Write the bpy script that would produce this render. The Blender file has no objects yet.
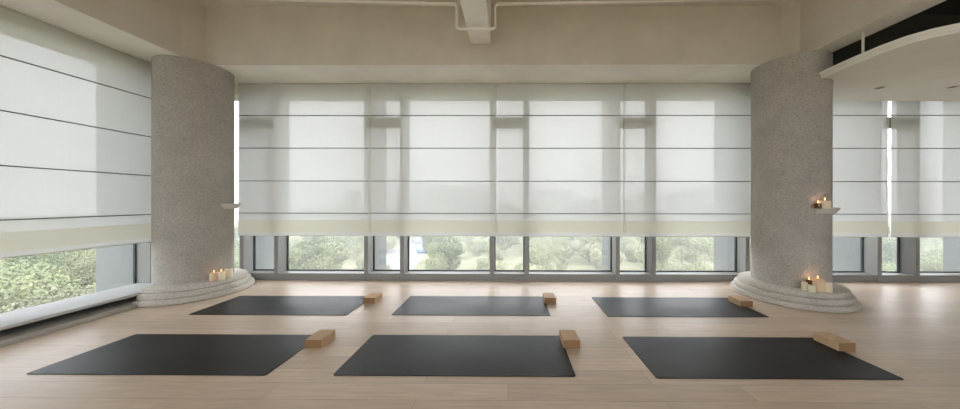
import bpy, bmesh, math, random
from mathutils import Matrix, Vector
PI = math.pi
random.seed(7)
S = bpy.context.scene
COL = S.collection

# ------------------------------------------------------------------ calibration
F, CX, CY, YAW, ROLL, H = 290.7, 506.5, 200.5, -0.0065, 0.0016, 1.325
CS, SN = math.cos(YAW), math.sin(YAW)
def wxy(x, d):                      # camera ground coordinates -> world
    return (x * CS + d * SN, -x * SN + d * CS)
def X_at(px, Y):                    # world X of image column px on the plane y = Y
    u = (px - CX) / F
    return Y * (u * CS + SN) / (-u * SN + CS)

cam = bpy.data.cameras.new('camera')
cam.sensor_fit = 'HORIZONTAL'; cam.sensor_width = 36; cam.lens = F / 960 * 36
cam.shift_x = -(CX - 480) / 960
cam.shift_y = (CY - 204.5) / 960
cam.clip_end = 2000; cam.clip_start = .05
co = bpy.data.objects.new('camera', cam); COL.objects.link(co)
co.matrix_world = Matrix.Translation((0, 0, H)) @ Matrix.Rotation(-YAW, 4, 'Z') @ Matrix.Rotation(PI/2, 4, 'X') @ Matrix.Rotation(ROLL, 4, 'Z')
S.camera = co

# ------------------------------------------------------------------ materials
def mat(name, color=(.8, .8, .8), rough=.6, metal=0, spec=.5):
    m = bpy.data.materials.new(name); m.use_nodes = True
    b = m.node_tree.nodes['Principled BSDF']
    b.inputs['Base Color'].default_value = (*color, 1)
    b.inputs['Roughness'].default_value = rough
    b.inputs['Metallic'].default_value = metal
    b.inputs['Specular IOR Level'].default_value = spec
    return m
def N(m, t, **kw):
    n = m.node_tree.nodes.new(t)
    for k, v in kw.items(): setattr(n, k, v)
    return n
def L(m, a, b): m.node_tree.links.new(a, b)
def bsdf(m): return m.node_tree.nodes['Principled BSDF']
def coords(m, scale=(1, 1, 1)):
    tc = N(m, 'ShaderNodeTexCoord'); mp = N(m, 'ShaderNodeMapping')
    mp.inputs['Scale'].default_value = scale
    L(m, tc.outputs['Object'], mp.inputs['Vector'])
    return mp.outputs['Vector']
def noise(m, vec, scale, detail=3, rough=.55):
    n = N(m, 'ShaderNodeTexNoise'); n.inputs['Scale'].default_value = scale
    n.inputs['Detail'].default_value = detail; n.inputs['Roughness'].default_value = rough
    L(m, vec, n.inputs['Vector']); return n
def ramp(m, fac, stops):
    r = N(m, 'ShaderNodeValToRGB'); e = r.color_ramp.elements
    while len(e) < len(stops): e.new(.5)
    for i, (p, c) in enumerate(stops):
        e[i].position = p; e[i].color = (*c, 1)
    L(m, fac, r.inputs['Fac']); return r
def bump(m, h, strength, dist):
    b = N(m, 'ShaderNodeBump'); b.inputs['Strength'].default_value = strength; b.inputs['Distance'].default_value = dist
    L(m, h, b.inputs['Height']); L(m, b.outputs['Normal'], bsdf(m).inputs['Normal']); return b

def plaster(name, col, var=.05):
    m = mat(name, col, .85, spec=.2)
    v = coords(m)
    n = noise(m, v, 2.2, 5)
    r = ramp(m, n.outputs['Fac'], [(.3, tuple(c*(1-var) for c in col)), (.7, tuple(min(1, c*(1+var)) for c in col))])
    L(m, r.outputs['Color'], bsdf(m).inputs['Base Color'])
    n2 = noise(m, v, 160, 2); bump(m, n2.outputs['Fac'], .08, .004)
    return m
M = {}
M['wall'] = plaster('wall_paint', (.77, .735, .675))
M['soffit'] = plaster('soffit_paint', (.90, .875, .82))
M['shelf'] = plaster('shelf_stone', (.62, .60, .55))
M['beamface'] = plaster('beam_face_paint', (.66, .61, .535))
M['ceiling'] = plaster('ceiling_paint', (.76, .73, .67), .03)
M['canopy'] = plaster('canopy_paint', (.86, .86, .81), .03)

# stone render on the columns
def stone(name, k=1.0):
    c = (.445*k, .42*k, .378*k)
    m = mat(name, c, .9, spec=.15)
    v = coords(m)
    vo = N(m, 'ShaderNodeTexVoronoi'); vo.inputs['Scale'].default_value = 62; L(m, v, vo.inputs['Vector'])
    n1 = noise(m, v, 48, 4, .7); n2 = noise(m, v, 3, 3)
    r = ramp(m, n1.outputs['Fac'], [(.30, tuple(x*.76 for x in c)), (.5, c), (.72, tuple(x*1.2 for x in c))])
    r2 = ramp(m, n2.outputs['Fac'], [(.35, (.92, .92, .92)), (.65, (1.05, 1.05, 1.05))])
    mx = N(m, 'ShaderNodeMix', data_type='RGBA', blend_type='MULTIPLY'); mx.inputs['Factor'].default_value = 1
    L(m, r.outputs['Color'], mx.inputs['A']); L(m, r2.outputs['Color'], mx.inputs['B'])
    L(m, mx.outputs['Result'], bsdf(m).inputs['Base Color'])
    ad = N(m, 'ShaderNodeMath', operation='ADD'); L(m, vo.outputs['Distance'], ad.inputs[0]); L(m, n1.outputs['Fac'], ad.inputs[1])
    bump(m, ad.outputs[0], .55, .012)
    return m
M['stone'] = stone('stone_render')
M['base'] = stone('cast_stone_step', 1.28)

# oak planks running left to right
m = M['floor'] = mat('oak_planks', (.5, .4, .3), .34, spec=.32)
v = coords(m)
br = N(m, 'ShaderNodeTexBrick'); br.offset = .37; br.offset_frequency = 2
br.inputs['Scale'].default_value = 1; br.inputs['Brick Width'].default_value = 1.65; br.inputs['Row Height'].default_value = .175
br.inputs['Mortar Size'].default_value = .0016; br.inputs['Mortar Smooth'].default_value = .3; br.inputs['Bias'].default_value = 0
br.inputs['Color1'].default_value = (.555, .448, .355, 1); br.inputs['Color2'].default_value = (.66, .54, .435, 1)
br.inputs['Mortar'].default_value = (.33, .26, .2, 1)
L(m, v, br.inputs['Vector'])
v2 = coords(m, (1.2, 16, 1)); g = noise(m, v2, 2.2, 6, .65)
rg = ramp(m, g.outputs['Fac'], [(.3, (.86, .85, .84)), (.65, (1.08, 1.07, 1.06))])
mx = N(m, 'ShaderNodeMix', data_type='RGBA', blend_type='MULTIPLY'); mx.inputs['Factor'].default_value = 1
L(m, br.outputs['Color'], mx.inputs['A']); L(m, rg.outputs['Color'], mx.inputs['B'])
L(m, mx.outputs['Result'], bsdf(m).inputs['Base Color'])
rr = ramp(m, g.outputs['Fac'], [(.2, (.30,)*3), (.8, (.42,)*3)]); L(m, rr.outputs['Color'], bsdf(m).inputs['Roughness'])
bump(m, br.outputs['Fac'], -.25, .002)

# rubber mat
m = M['mat'] = mat('mat_rubber', (.012, .012, .0135), .46, spec=.24)
n = noise(m, coords(m), 420, 2); bump(m, n.outputs['Fac'], .25, .002)
n3 = noise(m, coords(m, (1, 1.6, 1)), 1.4, 3)
r3 = ramp(m, n3.outputs['Fac'], [(.35, (.42,)*3), (.7, (.50,)*3)]); L(m, r3.outputs['Color'], bsdf(m).inputs['Roughness'])

# block: light wood, with shade put into the colour of the ends
def wood(name, a_, b_):
    m = mat(name, a_, .65, spec=.3)
    n = noise(m, coords(m, (6, 1, 6)), 26, 5, .7)
    r = ramp(m, n.outputs['Fac'], [(.3, a_), (.7, b_)]); L(m, r.outputs['Color'], bsdf(m).inputs['Base Color'])
    bump(m, n.outputs['Fac'], .2, .002); return m
M['block'] = wood('block_wood', (.46, .30, .17), (.66, .47, .30))
M['block_shade'] = wood('block_wood_shaded', (.20, .115, .05), (.34, .20, .10))

M['alu'] = mat('window_aluminium', (.27, .27, .262), .5, .0, .4)
M['alu_dark'] = mat('window_gasket', (.05, .055, .055), .6)
M['sillw'] = plaster('sill_white', (.49, .497, .49), .02)
M['fin'] = mat('fin_metal', (.27, .288, .297), .45, 0, .4)
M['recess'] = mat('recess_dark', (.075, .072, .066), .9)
M['plinth'] = plaster('plinth_grey', (.42, .41, .38), .06)
M['pipe'] = mat('pipe_paint', (.86, .83, .76), .4)
M['slot'] = mat('seam_batten', (.16, .155, .14), .8)
M['cord'] = mat('cord', (.72, .70, .62), .8)
M['rod'] = mat('rod_white', (.8, .8, .77), .4)
M['trimring'] = mat('downlight_ring', (.6, .59, .55), .4)
M['black'] = mat('wick', (.02, .018, .015), .9)
M['stand'] = mat('soot', (.1, .09, .08), .8)

# glass pane
m = M['glass'] = bpy.data.materials.new('window_glass'); m.use_nodes = True
nt = m.node_tree; nt.nodes.remove(bsdf(m)); out = nt.nodes['Material Output']
t = N(m, 'ShaderNodeBsdfTransparent'); t.inputs['Color'].default_value = (.95, .945, .94, 1)
gl = N(m, 'ShaderNodeBsdfGlossy'); gl.inputs['Roughness'].default_value = .02
mx = N(m, 'ShaderNodeMixShader'); mx.inputs[0].default_value = .06
L(m, t.outputs[0], mx.inputs[1]); L(m, gl.outputs[0], mx.inputs[2]); L(m, mx.outputs[0], out.inputs['Surface'])

# sheer fabrics
def sheer(name, dcol, tcol, see):
    m = bpy.data.materials.new(name); m.use_nodes = True
    nt = m.node_tree; nt.nodes.remove(bsdf(m)); out = nt.nodes['Material Output']
    tr = N(m, 'ShaderNodeBsdfTransparent'); tr.inputs['Color'].default_value = (1, 1, 1, 1)
    tl = N(m, 'ShaderNodeBsdfTranslucent'); tl.inputs['Color'].default_value = (*tcol, 1)
    di = N(m, 'ShaderNodeBsdfDiffuse'); di.inputs['Color'].default_value = (*dcol, 1)
    a = N(m, 'ShaderNodeAddShader'); L(m, tl.outputs[0], a.inputs[0]); L(m, di.outputs[0], a.inputs[1])
    mx = N(m, 'ShaderNodeMixShader')
    vec = coords(m, (34, 34, 1.1)); n = noise(m, vec, 1.0, 3)      # vertical slubs of the weave
    mr = N(m, 'ShaderNodeMapRange'); mr.inputs['From Min'].default_value = .3; mr.inputs['From Max'].default_value = .7
    mr.inputs['To Min'].default_value = 1 - see * .86; mr.inputs['To Max'].default_value = 1 - see * 1.14
    L(m, n.outputs['Fac'], mr.inputs['Value']); L(m, mr.outputs[0], mx.inputs[0])
    L(m, tr.outputs[0], mx.inputs[1]); L(m, a.outputs[0], mx.inputs[2]); L(m, mx.outputs[0], out.inputs['Surface'])
    return m
M['sheer'] = sheer('sheer_fabric', (.50, .50, .47), (.207, .212, .214), .059)
M['hem'] = sheer('hem_fabric', (.50, .485, .40), (.185, .181, .160), .014)

def wax(name, col):
    m = mat(name, col, .5, spec=.3); b = bsdf(m)
    b.inputs['Subsurface Weight'].default_value = .6
    b.inputs['Subsurface Radius'].default_value = (.05, .03, .015); b.inputs['Subsurface Scale'].default_value = .6
    return m
M['wax'] = wax('candle_wax', (.82, .74, .58))
M['waxp'] = wax('candle_wax_peach', (.78, .58, .42))
M['amber'] = mat('amber_glass', (.12, .055, .02), .15)
m = M['flame'] = bpy.data.materials.new('flame'); m.use_nodes = True
b = bsdf(m); b.inputs['Base Color'].default_value = (1, .5, .2, 1); b.inputs['Emission Color'].default_value = (1, .5, .2, 1); b.inputs['Emission Strength'].default_value = .7

# outdoors
def leafm(name, a, b_):
    m = mat(name, a, .8, spec=.1)
    n = noise(m, coords(m), .9, 4)
    r = ramp(m, n.outputs['Fac'], [(.3, a), (.7, b_)]); L(m, r.outputs['Color'], bsdf(m).inputs['Base Color']); return m
M['leafa'] = leafm('leaves_green', (.17, .205, .11), (.29, .325, .19))
M['leafb'] = leafm('leaves_pale', (.29, .31, .19), (.42, .43, .30))
M['leafc'] = leafm('leaves_dark', (.10, .13, .075), (.20, .235, .14))
M['bark'] = mat('bark', (.30, .27, .22), .9)
m = M['ground'] = mat('meadow', (.3, .3, .18), .95, spec=.05)
n = noise(m, coords(m), .07, 6, .65)
r = ramp(m, n.outputs['Fac'], [(.3, (.13, .15, .08)), (.5, (.20, .205, .13)), (.7, (.27, .26, .19))]); L(m, r.outputs['Color'], bsdf(m).inputs['Base Color'])
M['road'] = mat('paving', (.24, .24, .255), .9)
M['white'] = mat('white_paint', (.8, .8, .78), .6)
M['blue'] = mat('blue_paint', (.16, .24, .55), .35)
M['tyre'] = mat('tyre', (.03, .03, .03), .8)
M['carglass'] = mat('car_glass', (.05, .06, .07), .1)
M['facade'] = plaster('facade_pale', (.58, .60, .61), .03)
M['pane_far'] = mat('far_pane', (.34, .38, .41), .3)

# ------------------------------------------------------------------ builders
def link(name, bm, material, parent=None, smooth=False, loc=None):
    me = bpy.data.meshes.new(name); bm.normal_update(); bm.to_mesh(me); bm.free()
    for mm in (material if isinstance(material, (list, tuple)) else [material]): me.materials.append(mm)
    if smooth:
        for p in me.polygons: p.use_smooth = True
    o = bpy.data.objects.new(name, me); COL.objects.link(o)
    if parent: o.parent = parent
    if loc: o.location = loc
    return o
def box(bm, x0, x1, y0, y1, z0, z1, bev=0, mi=0):
    r = bmesh.ops.create_cube(bm, size=1)
    vs = r['verts']
    for v in vs:
        v.co = Vector(((x0+x1)/2 + v.co.x*(x1-x0), (y0+y1)/2 + v.co.y*(y1-y0), (z0+z1)/2 + v.co.z*(z1-z0)))
    fs = set(f for v in vs for f in v.link_faces)
    for f in fs: f.material_index = mi
    if bev:
        es = set(e for v in vs for e in v.link_edges)
        bmesh.ops.bevel(bm, geom=list(es), offset=bev, segments=2, affect='EDGES', profile=.5)
    return bm
def boxes(*a, bev=0):
    bm = bmesh.new()
    for b in a: box(bm, *b, bev=bev)
    return bm
def prism(pts, z0, z1, bev=0):
    bm = bmesh.new()
    vs = [bm.verts.new((x, y, z0)) for x, y in pts]
    f = bm.faces.new(vs)
    r = bmesh.ops.extrude_face_region(bm, geom=[f])
    for v in r['geom']:
        if isinstance(v, bmesh.types.BMVert): v.co.z = z1
    bmesh.ops.recalc_face_normals(bm, faces=bm.faces)
    if bev:
        es = [e for e in bm.edges if abs(e.verts[0].co.z - e.verts[1].co.z) < 1e-6]
        bmesh.ops.bevel(bm, geom=es, offset=bev, segments=2, affect='EDGES', profile=.5)
    return bm
def lathe(prof, n=48, cx=0, cy=0):
    bm = bmesh.new(); rings = []
    for r, z in prof:
        if r < 1e-6: rings.append([bm.verts.new((cx, cy, z))])
        else: rings.append([bm.verts.new((cx + r*math.cos(2*PI*i/n), cy + r*math.sin(2*PI*i/n), z)) for i in range(n)])
    for a, b in zip(rings, rings[1:]):
        for i in range(n):
            j = (i+1) % n
            if len(a) == 1 and len(b) == 1: continue
            if len(a) == 1: bm.faces.new((a[0], b[j], b[i]))
            elif len(b) == 1: bm.faces.new((a[i], a[j], b[0]))
            else: bm.faces.new((a[i], a[j], b[j], b[i]))
    bmesh.ops.recalc_face_normals(bm, faces=bm.faces)
    return bm
def tube(bm, pts, r, n=10):
    pts = [Vector(p) for p in pts]; rings = []
    for k, p in enumerate(pts):
        d = (pts[min(k+1, len(pts)-1)] - pts[max(k-1, 0)]).normalized()
        a = d.cross(Vector((0, 0, 1)))
        if a.length < .05: a = d.cross(Vector((0, 1, 0)))
        a.normalize(); b = d.cross(a)
        rad = r[k] if isinstance(r, (list, tuple)) else r
        rings.append([bm.verts.new(p + (a*math.cos(2*PI*i/n) + b*math.sin(2*PI*i/n))*rad) for i in range(n)])
    for a, b in zip(rings, rings[1:]):
        for i in range(n): bm.faces.new((a[i], a[(i+1) % n], b[(i+1) % n], b[i]))
    bm.faces.new(rings[0][::-1]); bm.faces.new(rings[-1])
    bmesh.ops.recalc_face_normals(bm, faces=bm.faces)
    return bm
def smooth_path(pts, rad, seg=6):       # rounds the corners of a polyline
    pts = [Vector(p) for p in pts]; out = [pts[0]]
    for a, b, c in zip(pts, pts[1:], pts[2:]):
        d1 = (a-b).normalized(); d2 = (c-b).normalized()
        p0 = b + d1*rad; p1 = b + d2*rad
        for i in range(seg+1):
            t = i/seg; out.append(p0*(1-t)**2 + b*2*t*(1-t) + p1*t*t)
    out.append(pts[-1]); return out
def tag(o, label=None, cat=None, group=None, kind=None):
    if label: o['label'] = label
    if cat: o['category'] = cat
    if group: o['group'] = group
    if kind: o['kind'] = kind
    return o
def empty(name, loc=(0, 0, 0), rz=0):
    o = bpy.data.objects.new(name, None); COL.objects.link(o); o.location = loc; o.rotation_euler = (0, 0, rz)
    o.empty_display_size = .1; return o
def struct(name, bm, material, label=None, cat=None):
    o = link(name, bm, material); tag(o, label, cat, None, 'structure'); return o

# ------------------------------------------------------------------ room dimensions
XL, YB = -5.0, 4.78             # inner faces of the left and back window walls
XR, YF = 9.0, -4.6
ZC, ZS = 4.05, 3.23             # ceiling, soffit of the perimeter beams
HEAD = 3.085
YG, XG = 4.98, -5.20            # glass planes
XBL, XBR, YBB = -4.345, 3.87, 4.08   # faces of the perimeter beams

struct('floor', boxes((XL-.05, XR+.2, YF-.2, YB+.2, -.25, 0)), M['floor'], 'pale oak plank floor of the yoga studio', 'floor')
struct('ceiling', boxes((XG-.1, XR+.2, YF-.2, YB+.35, ZC, ZC+.2)), M['ceiling'], 'plain pale ceiling above the perimeter beams', 'ceiling')
struct('wall_back', boxes((XG-.1, XR+.2, YB+.03, YG+.17, HEAD, ZC), (8.25, XR+.2, YB, YG+.17, 0, HEAD)), M['wall'], 'band of wall above the back windows', 'wall')
struct('wall_left', boxes((XG-.17, XL-.03, YF-.2, YG+.17, HEAD, ZC), (XG-.17, XL, YF-.2, -.12, 0, HEAD)), M['wall'], 'band of wall above the left windows', 'wall')
struct('wall_right', boxes((XR, XR+.2, YF-.2, YB+.2, 0, ZC)), M['wall'], 'plain right wall outside the view', 'wall')
FX = [-4.6, -1.2, 2.2, 5.8]; FZ0, FZ1 = .15, 3.5
struct('wall_front', boxes((XG-.1, FX[0], YF-.2, YF, 0, ZC), (FX[-1], XR+.2, YF-.2, YF, 0, ZC), (FX[0], FX[-1], YF-.2, YF, 0, FZ0), (FX[0], FX[-1], YF-.2, YF, FZ1, ZC)), M['wall'], 'plain wall behind the viewer', 'wall')
# perimeter beams
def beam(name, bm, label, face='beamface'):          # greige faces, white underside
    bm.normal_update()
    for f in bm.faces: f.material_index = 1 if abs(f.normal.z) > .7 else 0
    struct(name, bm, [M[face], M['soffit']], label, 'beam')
beam('beam_back', boxes((XBL, XBR, YBB, YB+.03, ZS, ZC)), 'deep plaster beam over the back windows')
cL1 = (XBL, 3.832); cL2 = (-4.282, YBB)
beam('beam_left', prism([(XG+.17, YF), (XBL, YF), cL1, cL2, (XBL+.0, YBB+.001), (XBL, YB+.03), (XG+.17, YB+.03)], ZS, ZC), 'deep plaster beam over the left windows')
cR1 = (XBR, 3.887); cR2 = (3.798, YBB)
beam('beam_right', prism([(XBR, YF), (4.15, YF), (4.15, 4.25), (XR, 4.25), (XR, YB+.03), (XBR, YB+.03), (XBR, YBB+.001), cR2, cR1], ZS, ZC), 'deep plaster beam running to the right column')
struct('ceiling_recess_shade', boxes((4.16, XR-.01, YF+.01, 4.24, ZC-.06, ZC-.004), (4.40, XR-.01, 4.20, 4.245, ZS, ZC-.06), (4.16, 4.40, 4.20, 4.245, ZS+.005, ZC-.06)), M['recess'], 'dark slabs standing for the shade above the hanging canopy', 'ceiling')  # shade of the enclosed cavity, put in as dark slabs
bx0, bx1 = X_at(470, YBB), X_at(490.6, YBB)
beam('ceiling_beam', boxes((bx0, bx1, YF, YBB, 3.54, ZC), (bx0+.018, bx1-.004, 3.72, YBB, 3.52, 3.545), bev=.004), 'narrow pale beam dropping from the ceiling at the top centre', 'soffit')

# ------------------------------------------------------------------ windows
maj = [X_at(p, YB) for p in (241.5, 366, 492, 618, 748, 880)] + [8.22]
mnr = [X_at(p, YB) for p in (276, 402, 527, 654, 783.5, 918)]
MW = .033
def back_bay(n, x0, xm, x1, minor=True):
    w = tag(empty('window_%d' % n, ((x0+x1)/2, YB, 0)), 'floor-to-head window bay of the back wall, bay %d from the left' % n, 'window', None, 'structure')
    ox, oy = w.location.x, w.location.y
    def part(name, m_, *bs, bev=0):
        bm = boxes(*bs, bev=bev); bmesh.ops.translate(bm, verts=bm.verts, vec=(-ox, -oy, 0)); return link(name, bm, m_, w)
    mu = part('mullion', M['alu'], (x0-MW, x0+MW, YB, YG, 0.0, HEAD), bev=.003)
    part('sill_rail', M['alu'], (x0+MW, x1-MW, YB+.012, YG, .0, .114), bev=.003)
    spans = [(x0+MW, x1-MW)]
    if minor:
        part('mullion', M['alu'], (xm-MW, xm+MW, YB, YG, .114, HEAD), bev=.003)
        part('transom', M['alu'], (x0+MW, xm-MW, YB+.02, YG, 2.555, 2.70), bev=.003)
        spans = [(x0+MW, xm-MW), (xm+MW, x1-MW)]
    g = .018
    for a, b in spans:
        part('gasket', M['alu_dark'], (a, a+g, YG-.008, YG+.02, .114, HEAD), (b-g, b, YG-.008, YG+.02, .114, HEAD), (a+g, b-g, YG-.008, YG+.02, .114, .114+g))
        part('pane', M['glass'], (a+g, b-g, YG-.004, YG+.004, .114+g, HEAD))
    return w
def fin_part(w, bs):
    bm = boxes(bs, bev=.004); bmesh.ops.translate(bm, verts=bm.verts, vec=(-w.location.x, -w.location.y, 0)); return link('sun_fin', bm, M['fin'], w)
for i in range(6):
    w = back_bay(i+1, maj[i], mnr[i], maj[i+1])
    fin_part(w, (maj[i]-.022, maj[i]+.022, YG+.02, YG+.56, -.6, HEAD+.5))
fin_part(w, (8.2, 8.244, YG+.02, YG+.56, -.6, HEAD+.5))
w = back_bay(7, XL+.02, 0, maj[0], False)
w['label'] = 'narrow window strip at the left back corner behind the column'
def left_bay(n, y0, ym, y1, label, minor=True):
    w = tag(empty('window_%d' % n, (XL, (y0+y1)/2, 0)), label, 'window', None, 'structure')
    ox, oy = w.location.x, w.location.y
    def part(name, m_, *bs, bev=0):
        bm = boxes(*bs, bev=bev); bmesh.ops.translate(bm, verts=bm.verts, vec=(-ox, -oy, 0)); return link(name, bm, m_, w)
    part('mullion', M['alu'], (XG, XL, y1-MW, y1+MW, .16, HEAD), bev=.003)
    spans = [(y0+MW, y1-MW)]
    if minor:
        part('mullion', M['alu'], (XG, XL, ym-MW, ym+MW, .16, HEAD), bev=.003)
        part('transom', M['alu'], (XG, XL-.02, y0+MW, ym-MW, 2.555, 2.70), bev=.003)
        spans = [(y0+MW, ym-MW), (ym+MW, y1-MW)]
    g = .018
    for a, b in spans:
        part('gasket', M['alu_dark'], (XG-.02, XG+.008, a, a+g, .16, HEAD), (XG-.02, XG+.008, b-g, b, .16, HEAD))
        part('pane', M['glass'], (XG-.004, XG+.004, a+g, b-g, .16, HEAD))
    return w
YM = [-.12, 1.97, 4.06]
w = left_bay(8, YM[1], 2.56, YM[2], 'wide left window looking onto the trees'); fin_part(w, (XG-.58, XG-.02, YM[2]-.022, YM[2]+.022, -.6, HEAD+.5))
w = left_bay(9, YM[0], .47, YM[1], 'left window nearest the viewer'); fin_part(w, (XG-.58, XG-.02, YM[1]-.022, YM[1]+.022, -.6, HEAD+.5))
w = left_bay(10, YM[2], 0, YB-.02, 'left window strip behind the left column', False)

for i in range(3):                   # unseen windows added behind the viewer to brighten the room
    a, b = FX[i], FX[i+1]
    w = tag(empty('window_%d' % (11+i), ((a+b)/2, YF-.1, 0)), 'added window brightening the room from behind the viewer, number %d of three' % (i+1), 'window', None, 'structure')
    ox, oy = w.location.x, w.location.y
    for nme, mm, bs in (('frame', M['alu'], [(a, a+.05, YF-.15, YF-.05, FZ0, FZ1), (b-.05, b, YF-.15, YF-.05, FZ0, FZ1), (a+.05, b-.05, YF-.15, YF-.05, FZ0, FZ0+.05), (a+.05, b-.05, YF-.15, YF-.05, FZ1-.05, FZ1)]),
                        ('pane', M['glass'], [(a+.05, b-.05, YF-.104, YF-.096, FZ0+.05, FZ1-.05)])):
        bm = boxes(*bs); bmesh.ops.translate(bm, verts=bm.verts, vec=(-ox, -oy, 0)); link(nme, bm, mm, w)

# ------------------------------------------------------------------ columns
CR, BR = .41, (.65, .607, .563)
STEP = .07
cols = {}
def column(key, xd, label):
    x, y = wxy(*xd); cols[key] = (x, y)
    o = tag(empty('column', (x, y, 0)), label, 'column', None, 'thing')
    link('shaft', lathe([(0, 3*STEP), (CR, 3*STEP), (CR, 1.2), (CR, 2.2), (CR, ZS-.001), (0, ZS-.001)], 96), M['stone'], o, True)
    for k, r in enumerate(BR):
        z0, z1 = k*STEP, (k+1)*STEP
        link('base_step', lathe([(0, z0), (r-.012, z0), (r, z0+.012), (r, z1-.02), (r-.006, z1-.006), (r-.02, z1), (0, z1)], 96), M['base'], o, True)
    for c in o.children:
        if key == 'L' and c.name.startswith('base_step'):        # the steps stop flush against the long sill
            bm = bmesh.new(); bm.from_mesh(c.data)
            r = bmesh.ops.bisect_plane(bm, geom=bm.verts[:]+bm.edges[:]+bm.faces[:], plane_co=(-4.63-x, 0, 0), plane_no=(-1, 0, 0), clear_outer=True)
            bmesh.ops.holes_fill(bm, edges=[e for e in bm.edges if e.is_boundary]); bm.to_mesh(c.data); bm.free()
        for p in c.data.polygons: p.use_smooth = True
        c.data.set_sharp_from_angle(angle=math.radians(28))
column('R', (3.956, 4.075), 'thick round stone-textured column on a stepped base, with candles on its wall shelf')
column('L', (-4.51, 4.22), 'thick round stone-textured column on a stepped base, on the left beside the long white sill')

# left sill, plinth and dark slot
lx, ly = cols['L']
def arc_notch(x_edge, R, x_back):   # points on the base circle from x_edge to x_back along its near side
    a0 = math.acos((x_edge - lx)/R); a1 = math.acos(max(-1, (x_back - lx)/R))
    return [(lx + R*math.cos(-a), ly + R*math.sin(-a)) for a in [a0 + (a1-a0)*i/16 for i in range(17)]]
R_ = .415
struct('trim_1', prism([(-4.635, -.12)] + arc_notch(-4.635, R_, -5.19) + [(XG, 4.06), (XG, -.12)], .128, .160, .005), M['sillw'], 'long white window sill along the left windows', 'sill')
struct('trim_2', prism([(-4.56, YF), (-4.56, 3.53), (-4.64, 3.53), (-4.64, 4.3), (-5.0, 4.3), (-5.0, YF)], 0.0, .05, .004), M['plinth'], 'low grey plinth on the floor under the left sill', 'plinth')
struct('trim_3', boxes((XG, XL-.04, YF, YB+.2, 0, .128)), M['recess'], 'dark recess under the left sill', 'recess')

# ------------------------------------------------------------------ blinds
SEAMS_BACK = (2.705, 2.174, 1.638, 1.114); SEAMS_LEFT = (2.735, 2.2, 1.66, 1.125)
def blind(name, along, a, b, fixed, label, cord=True, lo=.75, hi=ZS-.006):
    """along 'x': hangs in the plane y=fixed; 'y': in the plane x=fixed. Built at the origin of its Empty."""
    SEAMS = SEAMS_BACK if along == 'x' else SEAMS_LEFT; ht = 1.0
    mid = (a+b)/2; half = (b-a)/2
    loc = (mid, fixed, lo) if along == 'x' else (fixed, mid, lo)
    o = tag(empty(name, loc, 0 if along == 'x' else PI/2), label, 'blind')
    sgn = -1 if along == 'x' else -1                 # room side is local -y in both cases
    zs = [lo, .80, ht] + list(SEAMS[::-1]) + [hi]
    def sheet(z0, z1, nz, y0, bulge):
        bm = bmesh.new(); nx = 24; grid = []
        for k in range(nz+1):
            z = z0 + (z1-z0)*k/nz; row = []
            for i in range(nx+1):
                x = -half + 2*half*i/nx
                y = y0 + bulge*math.sin(PI*k/nz)*(1 + .35*math.sin(x*9 + z0*7))
                row.append(bm.verts.new((x, y, z-lo)))
            grid.append(row)
        for k in range(nz):
            for i in range(nx):
                bm.faces.new((grid[k][i], grid[k][i+1], grid[k+1][i+1], grid[k+1][i]))
        return bm
    bm = bmesh.new()
    for z0, z1 in zip(zs[2:], zs[3:]):
        s = sheet(z0, z1, 6, 0, -.003)
        me = bpy.data.meshes.new('tmp'); s.to_mesh(me); s.free(); bm.from_mesh(me); bpy.data.meshes.remove(me)
    s = sheet(lo, .80, 2, 0, 0); me = bpy.data.meshes.new('tmp'); s.to_mesh(me); s.free(); bm.from_mesh(me); bpy.data.meshes.remove(me)
    link('fabric', bm, M['sheer'], o, True)
    hm = link('hem', sheet(.80, ht, 3, -.004, -.002), M['hem'], o, True)
    bars = boxes((-half, half, -.009, .006, lo-lo-.006, .006), bev=.002)
    link('bottom_bar', bars, M['cord'], hm)
    for z in SEAMS:
        link('batten', boxes((-half, half, -.007, .004, z-lo-.0055, z-lo+.0055)), M['slot'], o)
    link('head_rail', boxes((-half, half, .004, .03, hi-lo-.03, hi-lo)), M['cord'], o)
    if cord:
        bm = bmesh.new()
        x = half - .018 if along == 'x' else -half + .03
        for dx in (-.012, .012):
            tube(bm, [(x + dx + (.006*math.sin(z*5 + dx*300) if z < 1.6 else 0), -.018, z-lo) for z in [hi-.01] + [2.9-.15*i for i in range(14)] + [.80]], .0042, 6)
        tube(bm, [(x-.012, -.018, .80-lo), (x-.006, -.018, .785-lo), (x+.006, -.018, .785-lo), (x+.012, -.018, .80-lo)], .0042, 6)
        link('pull_cord', bm, M['cord'], o, True)
    return o
YS = 4.72
GAPS = [X_at(371, YS), X_at(497, YS), X_at(625, YS)]
xa = X_at(238.5, YS)
blind('roman_blind', 'x', xa, GAPS[0]-.0006, YS, 'sheer white roman blind on the back window, right next to the left column')
blind('roman_blind', 'x', GAPS[0]+.0006, GAPS[1]-.0006, YS, 'sheer white roman blind, second on the back window from the left column')
blind('roman_blind', 'x', GAPS[1]+.0006, GAPS[2]-.0006, YS, 'sheer white roman blind, third on the back window from the left column')
blind('roman_blind', 'x', GAPS[2]+.0006, X_at(751, YS), YS, 'sheer white roman blind on the back window, ending at the right candlelit column', False)
blind('roman_blind', 'x', X_at(757, YS), X_at(887.6, YS), YS, 'sheer white roman blind on the back window, emerging from behind the right column')
blind('roman_blind', 'x', X_at(890.8, YS), 8.2, YS, 'sheer white roman blind at the far right edge beyond the bright slit', False)
XS = -4.97
blind('roman_blind', 'y', 1.99, 4.03, XS, 'sheer white roman blind on the left window above the long white sill')
blind('roman_blind', 'y', -.1, 1.96, XS, 'sheer white roman blind on the left window nearest the viewer', False)

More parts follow.
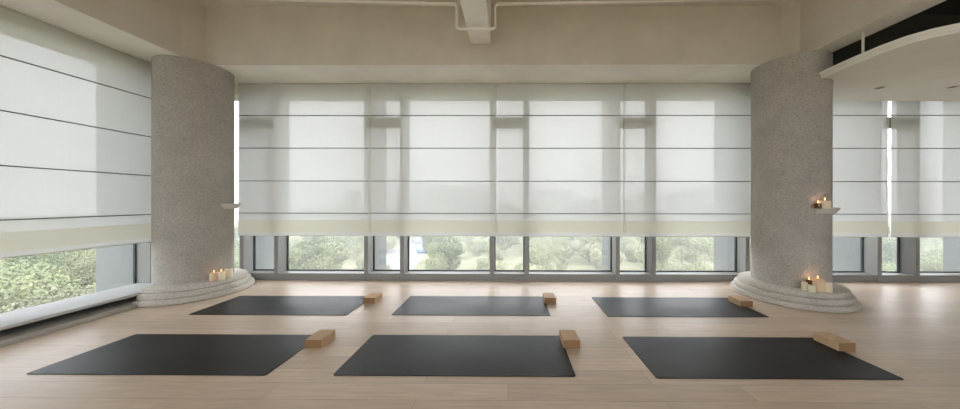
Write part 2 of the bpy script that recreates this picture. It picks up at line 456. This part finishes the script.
# ------------------------------------------------------------------ hanging canopy at the right
def C(x, d): return wxy(x, d)
ax, ay = cols['R']
edge = [(3.97, 3.69), (3.94, 3.45), (3.922, 3.2), (3.918, 3.02), (3.945, 2.86), (4.02, 2.745), (4.15, 2.648), (4.38, 2.56), (4.75, 2.48), (5.3, 2.41), (6.2, 2.36), (7.6, 2.33), (8.95, 2.32)]
edge_w = [C(*p) for p in edge]
def canopy_outline(inset):
    e = []
    for i, p in enumerate(edge_w):
        a = Vector(edge_w[max(i-1, 0)]); b = Vector(edge_w[min(i+1, len(edge_w)-1)])
        t = (b-a).normalized(); nrm = Vector((-t.y, t.x))        # left of travel = inwards
        q = Vector(p) + nrm*inset; e.append((q.x, q.y))
    R = .418
    p0 = e[0]; a0 = math.atan2(p0[1]-ay, p0[0]-ax)
    arc = [(ax + R*math.cos(a), ay + R*math.sin(a)) for a in [math.radians(70) + (a0-math.radians(70))*i/24 for i in range(25)]]
    back = C(4.45, 4.50)[1]
    return e + [(8.95, back), (arc[0][0]+.03, back)] + arc
o = tag(empty('ceiling_canopy', (5.5, 3.4, 2.87)), 'pale curved canopy hung below the ceiling at the right, notched round the column', 'ceiling panel', None, 'thing')
def rel(bm): bmesh.ops.translate(bm, verts=bm.verts, vec=(-5.5, -3.4, -2.87)); return bm
link('panel', rel(prism(canopy_outline(0), 2.87, 2.892)), M['canopy'], o)
link('edge_step', rel(prism(canopy_outline(-.014), 2.892, 2.918)), M['canopy'], o)
link('edge_step', rel(prism(canopy_outline(-.028), 2.918, 2.946)), M['canopy'], o)
for x, d in ((4.02, 3.28), (6.2, 2.9), (6.2, 4.2), (8.2, 3.4)):
    wx, wy = C(x, d)
    bm = bmesh.new(); tube(bm, [(wx, wy, 2.946), (wx, wy, ZC-.06 if wx > 4.15 else ZS)], .012); link('hanger_rod', rel(bm), M['rod'], o, True)
for px, py, lab in ((880, 87, 'small recessed downlight in the canopy, the one nearer the right column'), (953, 86, 'small recessed downlight in the canopy, at the right edge of the photo')):
    d = (2.87-H)*F/(CY-py); wx, wy = C((px-CX)/F*d, d)
    dl = tag(empty('downlight', (wx, wy, 2.87)), lab, 'downlight', 'downlights in the canopy')
    link('ring', lathe([(.034, -.001), (.036, -.006), (.050, -.006), (.052, 0), (.034, 0), (.034, -.001)], 32), M['trimring'], dl, True)
    link('lens', lathe([(0, -.002), (.034, -.002), (.034, 0), (0, 0)], 32), M['recess'], dl)

# ------------------------------------------------------------------ sprinkler pipe with a loop under the ceiling beam
o = tag(empty('ceiling_pipe', (-.4, 3.68, 3.8)), 'thin cream pipe under the ceiling, dipping in a loop below the central beam', 'pipe')
xl, xr = X_at(456.5, 3.68), X_at(495, 3.68)
path = smooth_path([(XBL+.0, 3.515, 3.81), (xl, 3.68, 3.81), (xl, 3.68, 3.497), (xr, 3.68, 3.497), (xr, 3.68, 3.81), (XBR, 3.585, 3.81)], .05)
bm = bmesh.new(); tube(bm, path, .018, 12); bmesh.ops.translate(bm, verts=bm.verts, vec=(.4, -3.68, -3.8)); link('pipe_run', bm, M['pipe'], o, True)
for px in (274, 423, 558, 681):
    x = X_at(px, 3.64); y = 3.515 + (x-XBL)/(xl-XBL)*(3.68-3.515) if x < xl else 3.68 + (x-xr)/(XBR-xr)*(3.585-3.68)
    bm = bmesh.new(); tube(bm, [(x-.018, y, 3.81), (x+.018, y, 3.81)], .026, 12); tube(bm, [(x, y, 3.83), (x, y, ZC)], .006, 8)
    bmesh.ops.translate(bm, verts=bm.verts, vec=(.4, -3.68, -3.8)); link('clamp', bm, M['pipe'], o)

# ------------------------------------------------------------------ yoga mats and blocks
ML, MWD, MT = 1.83, .66, .005
def rrect(hx, hy, r, seg=6):
    pts = []
    for sx, sy, a0 in ((1, 1, 0), (-1, 1, 90), (-1, -1, 180), (1, -1, 270)):
        for i in range(seg+1):
            a = math.radians(a0 + 90*i/seg); pts.append((sx*(hx-r) + r*math.cos(a), sy*(hy-r) + r*math.sin(a)))
    return pts
mats = [(-2.755, 2.522, 'front row, left mat'), (-.41, 2.528, ''), (2.031, 2.514, ''), (-2.788, 3.676, ''), (-.433, 3.691, ''), (2.062, 3.672, '')]
mlab = ['black yoga mat on the oak floor, front row, the one at the left',
        'black yoga mat on the oak floor, front row, the one in the middle',
        'black yoga mat on the oak floor, front row, the one at the right',
        'dark yoga mat nearest the stepped base of the left column, back row',
        'dark yoga mat in the middle of the back row, nearest the windows',
        'dark yoga mat of the back row, beside the stepped base of the right column']
first = None
for (x, y, _), lab in zip(mats, mlab):
    if first is None:
        first = o = link('yoga_mat', prism(rrect(ML/2+.004, MWD/2, .02), 0, MT, .0015), M['mat'])
    else:
        o = first.copy(); COL.objects.link(o)
    o.location = (x*.997, y*.9955, 0); tag(o, lab, 'yoga mat', 'yoga mats laid out in two rows')
BW, BD, BH = .15, .215, .077
blocks = [(313.1, 2.615, 'left', 0), (572.2, 2.617, 'm', 0), (845.5, 2.573, 'r', .018), (369.3, 3.747, '', 0), (550.6, 3.757, '', 0), (746.3, 3.65, '', .012)]
blab = ['light brown yoga block at the right end of the front left mat',
        'light brown yoga block at the right end of the front middle mat',
        'light brown yoga block at the right end of the front right mat',
        'light brown yoga block at the right end of the back left mat',
        'light brown yoga block at the right end of the back middle mat',
        'light brown yoga block between the back right mat and the right column base']
first = None
for (px, d, _, dx), lab in zip(blocks, blab):
    if first is None:
        bm = boxes((-BW/2, BW/2, 0, BD, 0, BH), bev=.005); bm.normal_update()
        for f in bm.faces: f.material_index = 1 if abs(f.normal.y) > .8 else 0      # ends darkened to carry shade
        first = o = link('yoga_block', bm, [M['block'], M['block_shade']])
    else:
        o = first.copy(); COL.objects.link(o)
    x, y = wxy((px-CX)/F*d, d)
    o.location = ((x+dx)*.993, y*.993, 0); tag(o, lab, 'yoga block', 'yoga blocks beside the mats')

# ------------------------------------------------------------------ wall shelves on the columns
def wall_shelf(key, ang, r, z0, z1, label):
    cx, cy = cols[key]; a = math.radians(ang)             # ang: direction of the outward normal
    nx, ny = math.cos(a), math.sin(a)
    base = (cx + nx*CR*.985, cy + ny*CR*.985, z0)
    o = tag(empty('wall_shelf', base, a), label, 'shelf', None)
    bm = bmesh.new(); rings = []
    n = 28
    for rr_, z in ((r*.62, 0), (r*.70, .006), (r*.93, z1-z0-.02), (r, z1-z0-.004), (r-.004, z1-z0), (r-.018, z1-z0), (r-.026, z1-z0-.012)):
        ring = []
        for i in range(n+1):
            t = -PI/2 + PI*i/n
            X, Yv = rr_*.78*math.cos(t), rr_*math.sin(t)
            sag = CR*.985 - math.sqrt(max(0, CR*CR - Yv*Yv))   # back edge follows the round shaft
            ring.append(bm.verts.new((max(X, 0) - sag*(1 if abs(math.cos(t)) < 1e-6 else (1-math.cos(t))), Yv, z)))
        m0 = [bm.verts.new((CR*0 - (CR*.985 - math.sqrt(max(0, CR*CR - (rr_*s)**2))), rr_*s, z)) for s in (.66, .33, 0, -.33, -.66)]
        rings.append(ring + m0)
    k = len(rings[0])
    for A, B in zip(rings, rings[1:]):
        for i in range(k): bm.faces.new((A[i], A[(i+1) % k], B[(i+1) % k], B[i]))
    bm.faces.new(rings[0][::-1]); bm.faces.new(rings[-1])
    bmesh.ops.recalc_face_normals(bm, faces=bm.faces)
    link('bowl', bm, M['shelf'], o)
    return base, (nx, ny)
sR, nR = wall_shelf('R', -81, .168, 1.168, 1.243, 'small stone half-round shelf with candles fixed to the right column')
sL, nL = wall_shelf('L', 15, .16, 1.20, 1.275, 'small stone half-round shelf fixed to the left column')

# ------------------------------------------------------------------ candles
def candle(loc, r, h, label, group, wax_='wax', lit=True, power=.5):
    o = tag(empty('candle', loc), label, 'candle', group)
    link('wax', lathe([(0, 0), (r*.96, 0), (r, .006), (r, h-.008), (r*.95, h), (r*.82, h-.001), (r*.72, h-.012), (0, h-.015)], 32), M[wax_], o, True)
    bm = bmesh.new(); tube(bm, [(0, 0, h-.016), (.001, 0, h), (.003, 0, h+.008)], .0016, 6); wk = link('wick', bm, M['black'], o)
    if lit:
        link('flame', lathe([(0, h+.004), (.005, h+.008), (.0075, h+.016), (.006, h+.026), (.003, h+.036), (0, h+.043)], 14), M['flame'], wk, True)
        l = bpy.data.lights.new('candle_light', 'POINT'); l.color = (1, .50, .26); l.energy = power; l.shadow_soft_size = .02
        lo = bpy.data.objects.new('candle_light', l); COL.objects.link(lo); lo.parent = wk; lo.location = (0, 0, h+.055); l.energy = power*.032
    return o
def on_step(key, px, rr_):           # a spot on the top step, ring radius rr_, under image column px
    cx, cy = cols[key]; u = (px-CX)/F; k = (u*CS + SN)/(-u*SN + CS)
    lo_, best = None, None
    for i in range(2000):
        a = math.atan2(-cy, -cx) + math.radians(-82 + 164*i/1999)
        x, y = cx + rr_*math.cos(a), cy + rr_*math.sin(a)
        e = abs(x/y - k)
        if best is None or e < best: best, lo_ = e, (x, y, 3*STEP)
    return lo_
gR = 'candles on the base of the right column'; gL = 'candles on the base of the left column'
candle(on_step('R', 804.7, .505), .029, .105, 'slim cream candle, leftmost on the base of the right column', gR, lit=False)
candle(on_step('R', 812.0, .545), .034, .082, 'short cream candle in front of the peach one, base of the right column', gR, lit=False)
candle(on_step('R', 818.0, .478), .058, .150, 'tall peach candle, tallest on the base of the right column', gR, 'waxp', power=.55)
candle(on_step('R', 827.2, .50), .047, .118, 'wide cream candle, rightmost on the base of the right column', gR, lit=False)
candle(on_step('R', 809.3, .452), .030, .120, 'dark amber candle burning behind the others, base of the right column', gR, 'amber', power=.5)
candle(on_step('L', 214.0, .50), .046, .108, 'cream candle, leftmost on the base of the left column', gL, 'waxp', power=.3)
candle(on_step('L', 221.3, .535), .044, .108, 'cream candle, middle one on the base of the left column', gL, power=.3)
candle(on_step('L', 228.6, .50), .046, .118, 'cream candle, rightmost on the base of the left column', gL, lit=False)
def on_shelf(px, off, z):
    u = (px-CX)/F; k = (u*CS + SN)/(-u*SN + CS); cx, cy = cols['R']
    best = None
    for i in range(1500):
        a = math.atan2(-cy, -cx) + math.radians(-82 + 164*i/1499); x, y = cx + (CR+off)*math.cos(a), cy + (CR+off)*math.sin(a)
        e = abs(x/y-k)
        if best is None or e < best[0]: best = (e, x, y)
    return (best[1], best[2], z)
zt = 1.243-.012
candle(on_shelf(824.9, .062, zt), .054, .098, 'cream candle on the small shelf of the right column', 'candles on the shelf of the right column', lit=True, power=.25)
candle(on_shelf(818.0, .050, zt), .034, .062, 'small dark burning candle beside the cream one on the right shelf', 'candles on the shelf of the right column', 'amber', power=.35)

# ------------------------------------------------------------------ outdoors
GZ = -9.0
o = link('ground_outside', boxes((-300, 320, -200, 420, GZ-.5, GZ)), M['ground']); tag(o, 'pale grassy ground far below the windows', 'ground', None, 'structure')
def crown(seed, mats_, h, w, n):
    rnd = random.Random(seed); bm = bmesh.new()
    blobs = []
    for k in range(11):
        a = rnd.uniform(0, 2*PI); rr_ = w*.5*rnd.uniform(.05, .75); z = h*rnd.uniform(.38, .86)
        blobs.append((Vector((rr_*math.cos(a), rr_*math.sin(a), z)), w*rnd.uniform(.18, .32)))
    for i in range(n):
        c, R = blobs[i % len(blobs)]
        d = Vector((rnd.gauss(0, 1), rnd.gauss(0, 1), rnd.gauss(0, 1))).normalized()
        p = c + d*R*rnd.uniform(.72, 1.05)
        s = rnd.uniform(.07, .15)
        nn = (d + Vector((rnd.gauss(0, .6), rnd.gauss(0, .6), rnd.gauss(0, .6)))).normalized()
        a = nn.cross(Vector((rnd.random()-.5, rnd.random()-.5, rnd.random()-.5))).normalized(); b = nn.cross(a)
        f = bm.faces.new([bm.verts.new(p + a*s*q + b*s*r_*.6) for q, r_ in ((-1, 0), (0, -1), (1, 0), (0, 1))])
        f.material_index = (i % len(blobs)) % len(mats_)
    return bm
def trunk(seed, h, w):
    rnd = random.Random(seed); bm = bmesh.new()
    tube(bm, [(0, 0, 0), (rnd.uniform(-.1, .1), rnd.uniform(-.1, .1), h*.35), (rnd.uniform(-.2, .2), 0, h*.8)], [.17, .13, .05], 8)
    for k in range(4):
        a = rnd.uniform(0, 2*PI); z = h*rnd.uniform(.3, .5)
        tube(bm, [(0, 0, z), (w*.2*math.cos(a), w*.2*math.sin(a), z+h*.16), (w*.33*math.cos(a), w*.33*math.sin(a), z+h*.3)], [.08, .05, .02], 6)
    return bm
protos = []
for k, (ms, h, w) in enumerate((((M['leafa'], M['leafb']), 6.5, 6.4), ((M['leafb'], M['leafa']), 5.2, 5.6), ((M['leafa'], M['leafc']), 7.6, 6.2), ((M['leafb'],), 4.2, 5.6), ((M['leafa'], M['leafb'], M['leafc']), 8.4, 7.2))):
    protos.append((crown(40+k, ms, h, w, 15000), ms, trunk(90+k, h, w), h))
meshes = []
for c, ms, t, h in protos:
    mc = bpy.data.meshes.new('crown'); c.to_mesh(mc); c.free()
    for q in ms: mc.materials.append(q)
    mt = bpy.data.meshes.new('trunk'); t.to_mesh(mt); t.free(); mt.materials.append(M['bark'])
    meshes.append((mc, mt, h))
rt = random.Random(11)
placed = []
def tree(x, y, k, s, label, group):
    mc, mt, h = meshes[k]
    o = tag(empty('tree', (x, y, GZ), rt.uniform(0, 2*PI)), label, 'tree', group); o.scale = (s, s, s)
    for nme, me in (('crown', mc), ('trunk', mt)):
        q = bpy.data.objects.new(nme, me); COL.objects.link(q); q.parent = o
def spread(n, xr, yr, mind, label, group, test, size):
    c = 0; tries = 0
    while c < n and tries < 20000:
        tries += 1
        x, y = rt.uniform(*xr), rt.uniform(*yr)
        if not test(x, y): continue
        if any((x-a)**2 + (y-b)**2 < mind**2 for a, b in placed): continue
        placed.append((x, y)); c += 1
        tree(x, y, rt.choice((0, 0, 1, 2, 3, 4)), size*rt.uniform(.8, 1.2), label, group)
lb = 'leafy green tree growing outside, seen below and through the back blinds'
ll = 'leafy green tree growing outside, seen through the left window'
def in_plaza(x, y): return -19.5 < x < -13.0 + (y-40)*-.05 and 30 < y < 84
spread(250, (-62, 105), (24, 92), 3.9, lb, 'trees beyond the back windows', lambda x, y: -1.0 < x/y < 1.55 and not in_plaza(x, y) and not (x/y > -.42 and x/y < -.25 and y < 60), .68)
spread(70, (-95, -27), (10, 70), 4.0, ll, 'trees beyond the left window', lambda x, y: -2.6 < x/y < -1.15, .75)
spread(34, (-110, 160), (116, 165), 10, 'distant tree of the hazy treeline behind the back blinds', 'distant treeline', lambda x, y: -1.05 < x/y < 1.45, 1.6)

# paved patch with a white canopy roof and a blue car, seen through the second window bay
o = link('ground_paving', prism([(-18.5, 32), (-12.5, 32), (-17, 62), (-17.5, 84), (-26, 84), (-25, 62)], GZ, GZ+.03), M['road']); tag(o, 'pale paved patch outside among the trees', 'paving', None, 'structure')
o = tag(empty('roadside_shelter', (-20.5, 71, GZ)), 'long white flat-roofed shelter beside the paved patch outside', 'shelter')
link('roof', boxes((-4, 4, -1.6, 1.6, 2.5, 2.95), bev=.04), M['white'], o)
for sx in (-3.4, 3.4):
    for sy in (-1.2, 1.2): link('post', boxes((sx-.09, sx+.09, sy-.09, sy+.09, .03, 2.5)), M['white'], o)
o = tag(empty('car', (-16.6, 58, GZ+.03), math.radians(78)), 'small blue car parked on the paved patch outside', 'car')
prof = [(-2.1, .35), (2.1, .35), (2.15, .72), (1.95, .9), (1.05, 1.0), (.35, 1.45), (-1.2, 1.48), (-1.95, 1.0), (-2.12, .8)]
bm = bmesh.new()
a = [bm.verts.new((x, -.86, z)) for x, z in prof]; b = [bm.verts.new((x, .86, z)) for x, z in prof]
bm.faces.new(a); bm.faces.new(b[::-1])
for i in range(len(prof)): bm.faces.new((a[i], b[i], b[(i+1) % len(prof)], a[(i+1) % len(prof)]))
bmesh.ops.recalc_face_normals(bm, faces=bm.faces); link('body', bm, M['blue'], o)
bm = boxes((-.95, .3, -.87, -.862, 1.02, 1.4), (-.95, .3, .862, .87, 1.02, 1.4)); link('window_glass', bm, M['carglass'], o)
for sx in (-1.3, 1.3):
    for sy in (-.8, .8):
        bm = bmesh.new(); tube(bm, [(sx, sy-.1, .33), (sx, sy+.1, .33)], .33, 18); link('wheel', bm, M['tyre'], o)

# hazy blocks on the skyline
for (px, D_, w_, h_, lab) in ((447, 300, 26, 26, 'faint pale apartment block on the skyline, second blind from the left column'),
                              (468, 330, 11, 33, 'faint slim tower on the skyline, second blind from the left column'),
                              (424, 330, 24, 30, 'faint wide block on the skyline, left part of the second blind'),
                              (552, 320, 40, 22, 'faint low block on the skyline seen through the third blind'),
                              (700, 330, 30, 25, 'faint pale block on the skyline seen through the fourth blind')):
    x = X_at(px, D_)
    o = tag(empty('apartment_block', (x, D_, GZ)), lab, 'building')
    link('walls', boxes((-w_/2, w_/2, 0, 14, 0, h_)), M['facade'], o)
    fl = int(h_/3.2)
    for k in range(fl):
        link('window_band', boxes((-w_/2+1, w_/2-1, -.15, .02, 1.1+k*3.2, 2.5+k*3.2)), M['pane_far'], o)

# summer haze over the land
m = M['haze'] = bpy.data.materials.new('haze'); m.use_nodes = True
nt = m.node_tree; nt.nodes.remove(bsdf(m))
vs_ = N(m, 'ShaderNodeVolumeScatter'); vs_.inputs['Color'].default_value = (.97, .98, 1, 1); vs_.inputs['Density'].default_value = .0042; vs_.inputs['Anisotropy'].default_value = .2
L(m, vs_.outputs[0], nt.nodes['Material Output'].inputs['Volume'])
o = link('haze', boxes((-170, 220, 7.5, 190, GZ+.1, 9), (-170, -8, -60, 7.5, GZ+.1, 9)), M['haze']); tag(o, 'thin summer haze over the trees outside', 'haze', None, 'stuff')

# ------------------------------------------------------------------ light: bright hazy sky
wd = bpy.data.worlds.new('sky'); S.world = wd; wd.use_nodes = True
nt = wd.node_tree; bg = nt.nodes['Background']
# overcast sky, brighter round the veiled sun beyond the back windows
tc = nt.nodes.new('ShaderNodeTexCoord')
dp = nt.nodes.new('ShaderNodeVectorMath'); dp.operation = 'DOT_PRODUCT'; dp.inputs[1].default_value = Vector((.12, .9, .42)).normalized()
nm = nt.nodes.new('ShaderNodeVectorMath'); nm.operation = 'NORMALIZE'
nt.links.new(tc.outputs['Generated'], nm.inputs[0]); nt.links.new(nm.outputs[0], dp.inputs[0])
cr = nt.nodes.new('ShaderNodeValToRGB'); nt.links.new(dp.outputs['Value'], cr.inputs['Fac']); nt.links.new(cr.outputs['Color'], bg.inputs['Color'])
e = cr.color_ramp.elements
e[0].position = .0; e[0].color = (.41, .435, .47, 1); e[1].position = .92; e[1].color = (.55, .57, .595, 1)
q = e.new(.55); q.color = (.45, .475, .51, 1)
bg.inputs['Strength'].default_value = 2.4
sun = bpy.data.lights.new('sun', 'SUN'); sun.energy = .8; sun.angle = math.radians(25); sun.color = (1, .95, .86)
so = bpy.data.objects.new('sun', sun); COL.objects.link(so); so.rotation_euler = (math.radians(34), math.radians(14), 0); so.location = (0, 0, 30)

S.view_settings.view_transform = 'Standard'; S.view_settings.look = 'None'; S.view_settings.exposure = 2.03; S.view_settings.gamma = 1
S.view_settings.use_curve_mapping = False
cy = S.cycles
cy.use_denoising = True; cy.max_bounces = 12; cy.volume_bounces = 3; cy.diffuse_bounces = 8; cy.transparent_max_bounces = 24; cy.caustics_reflective = False; cy.caustics_refractive = False
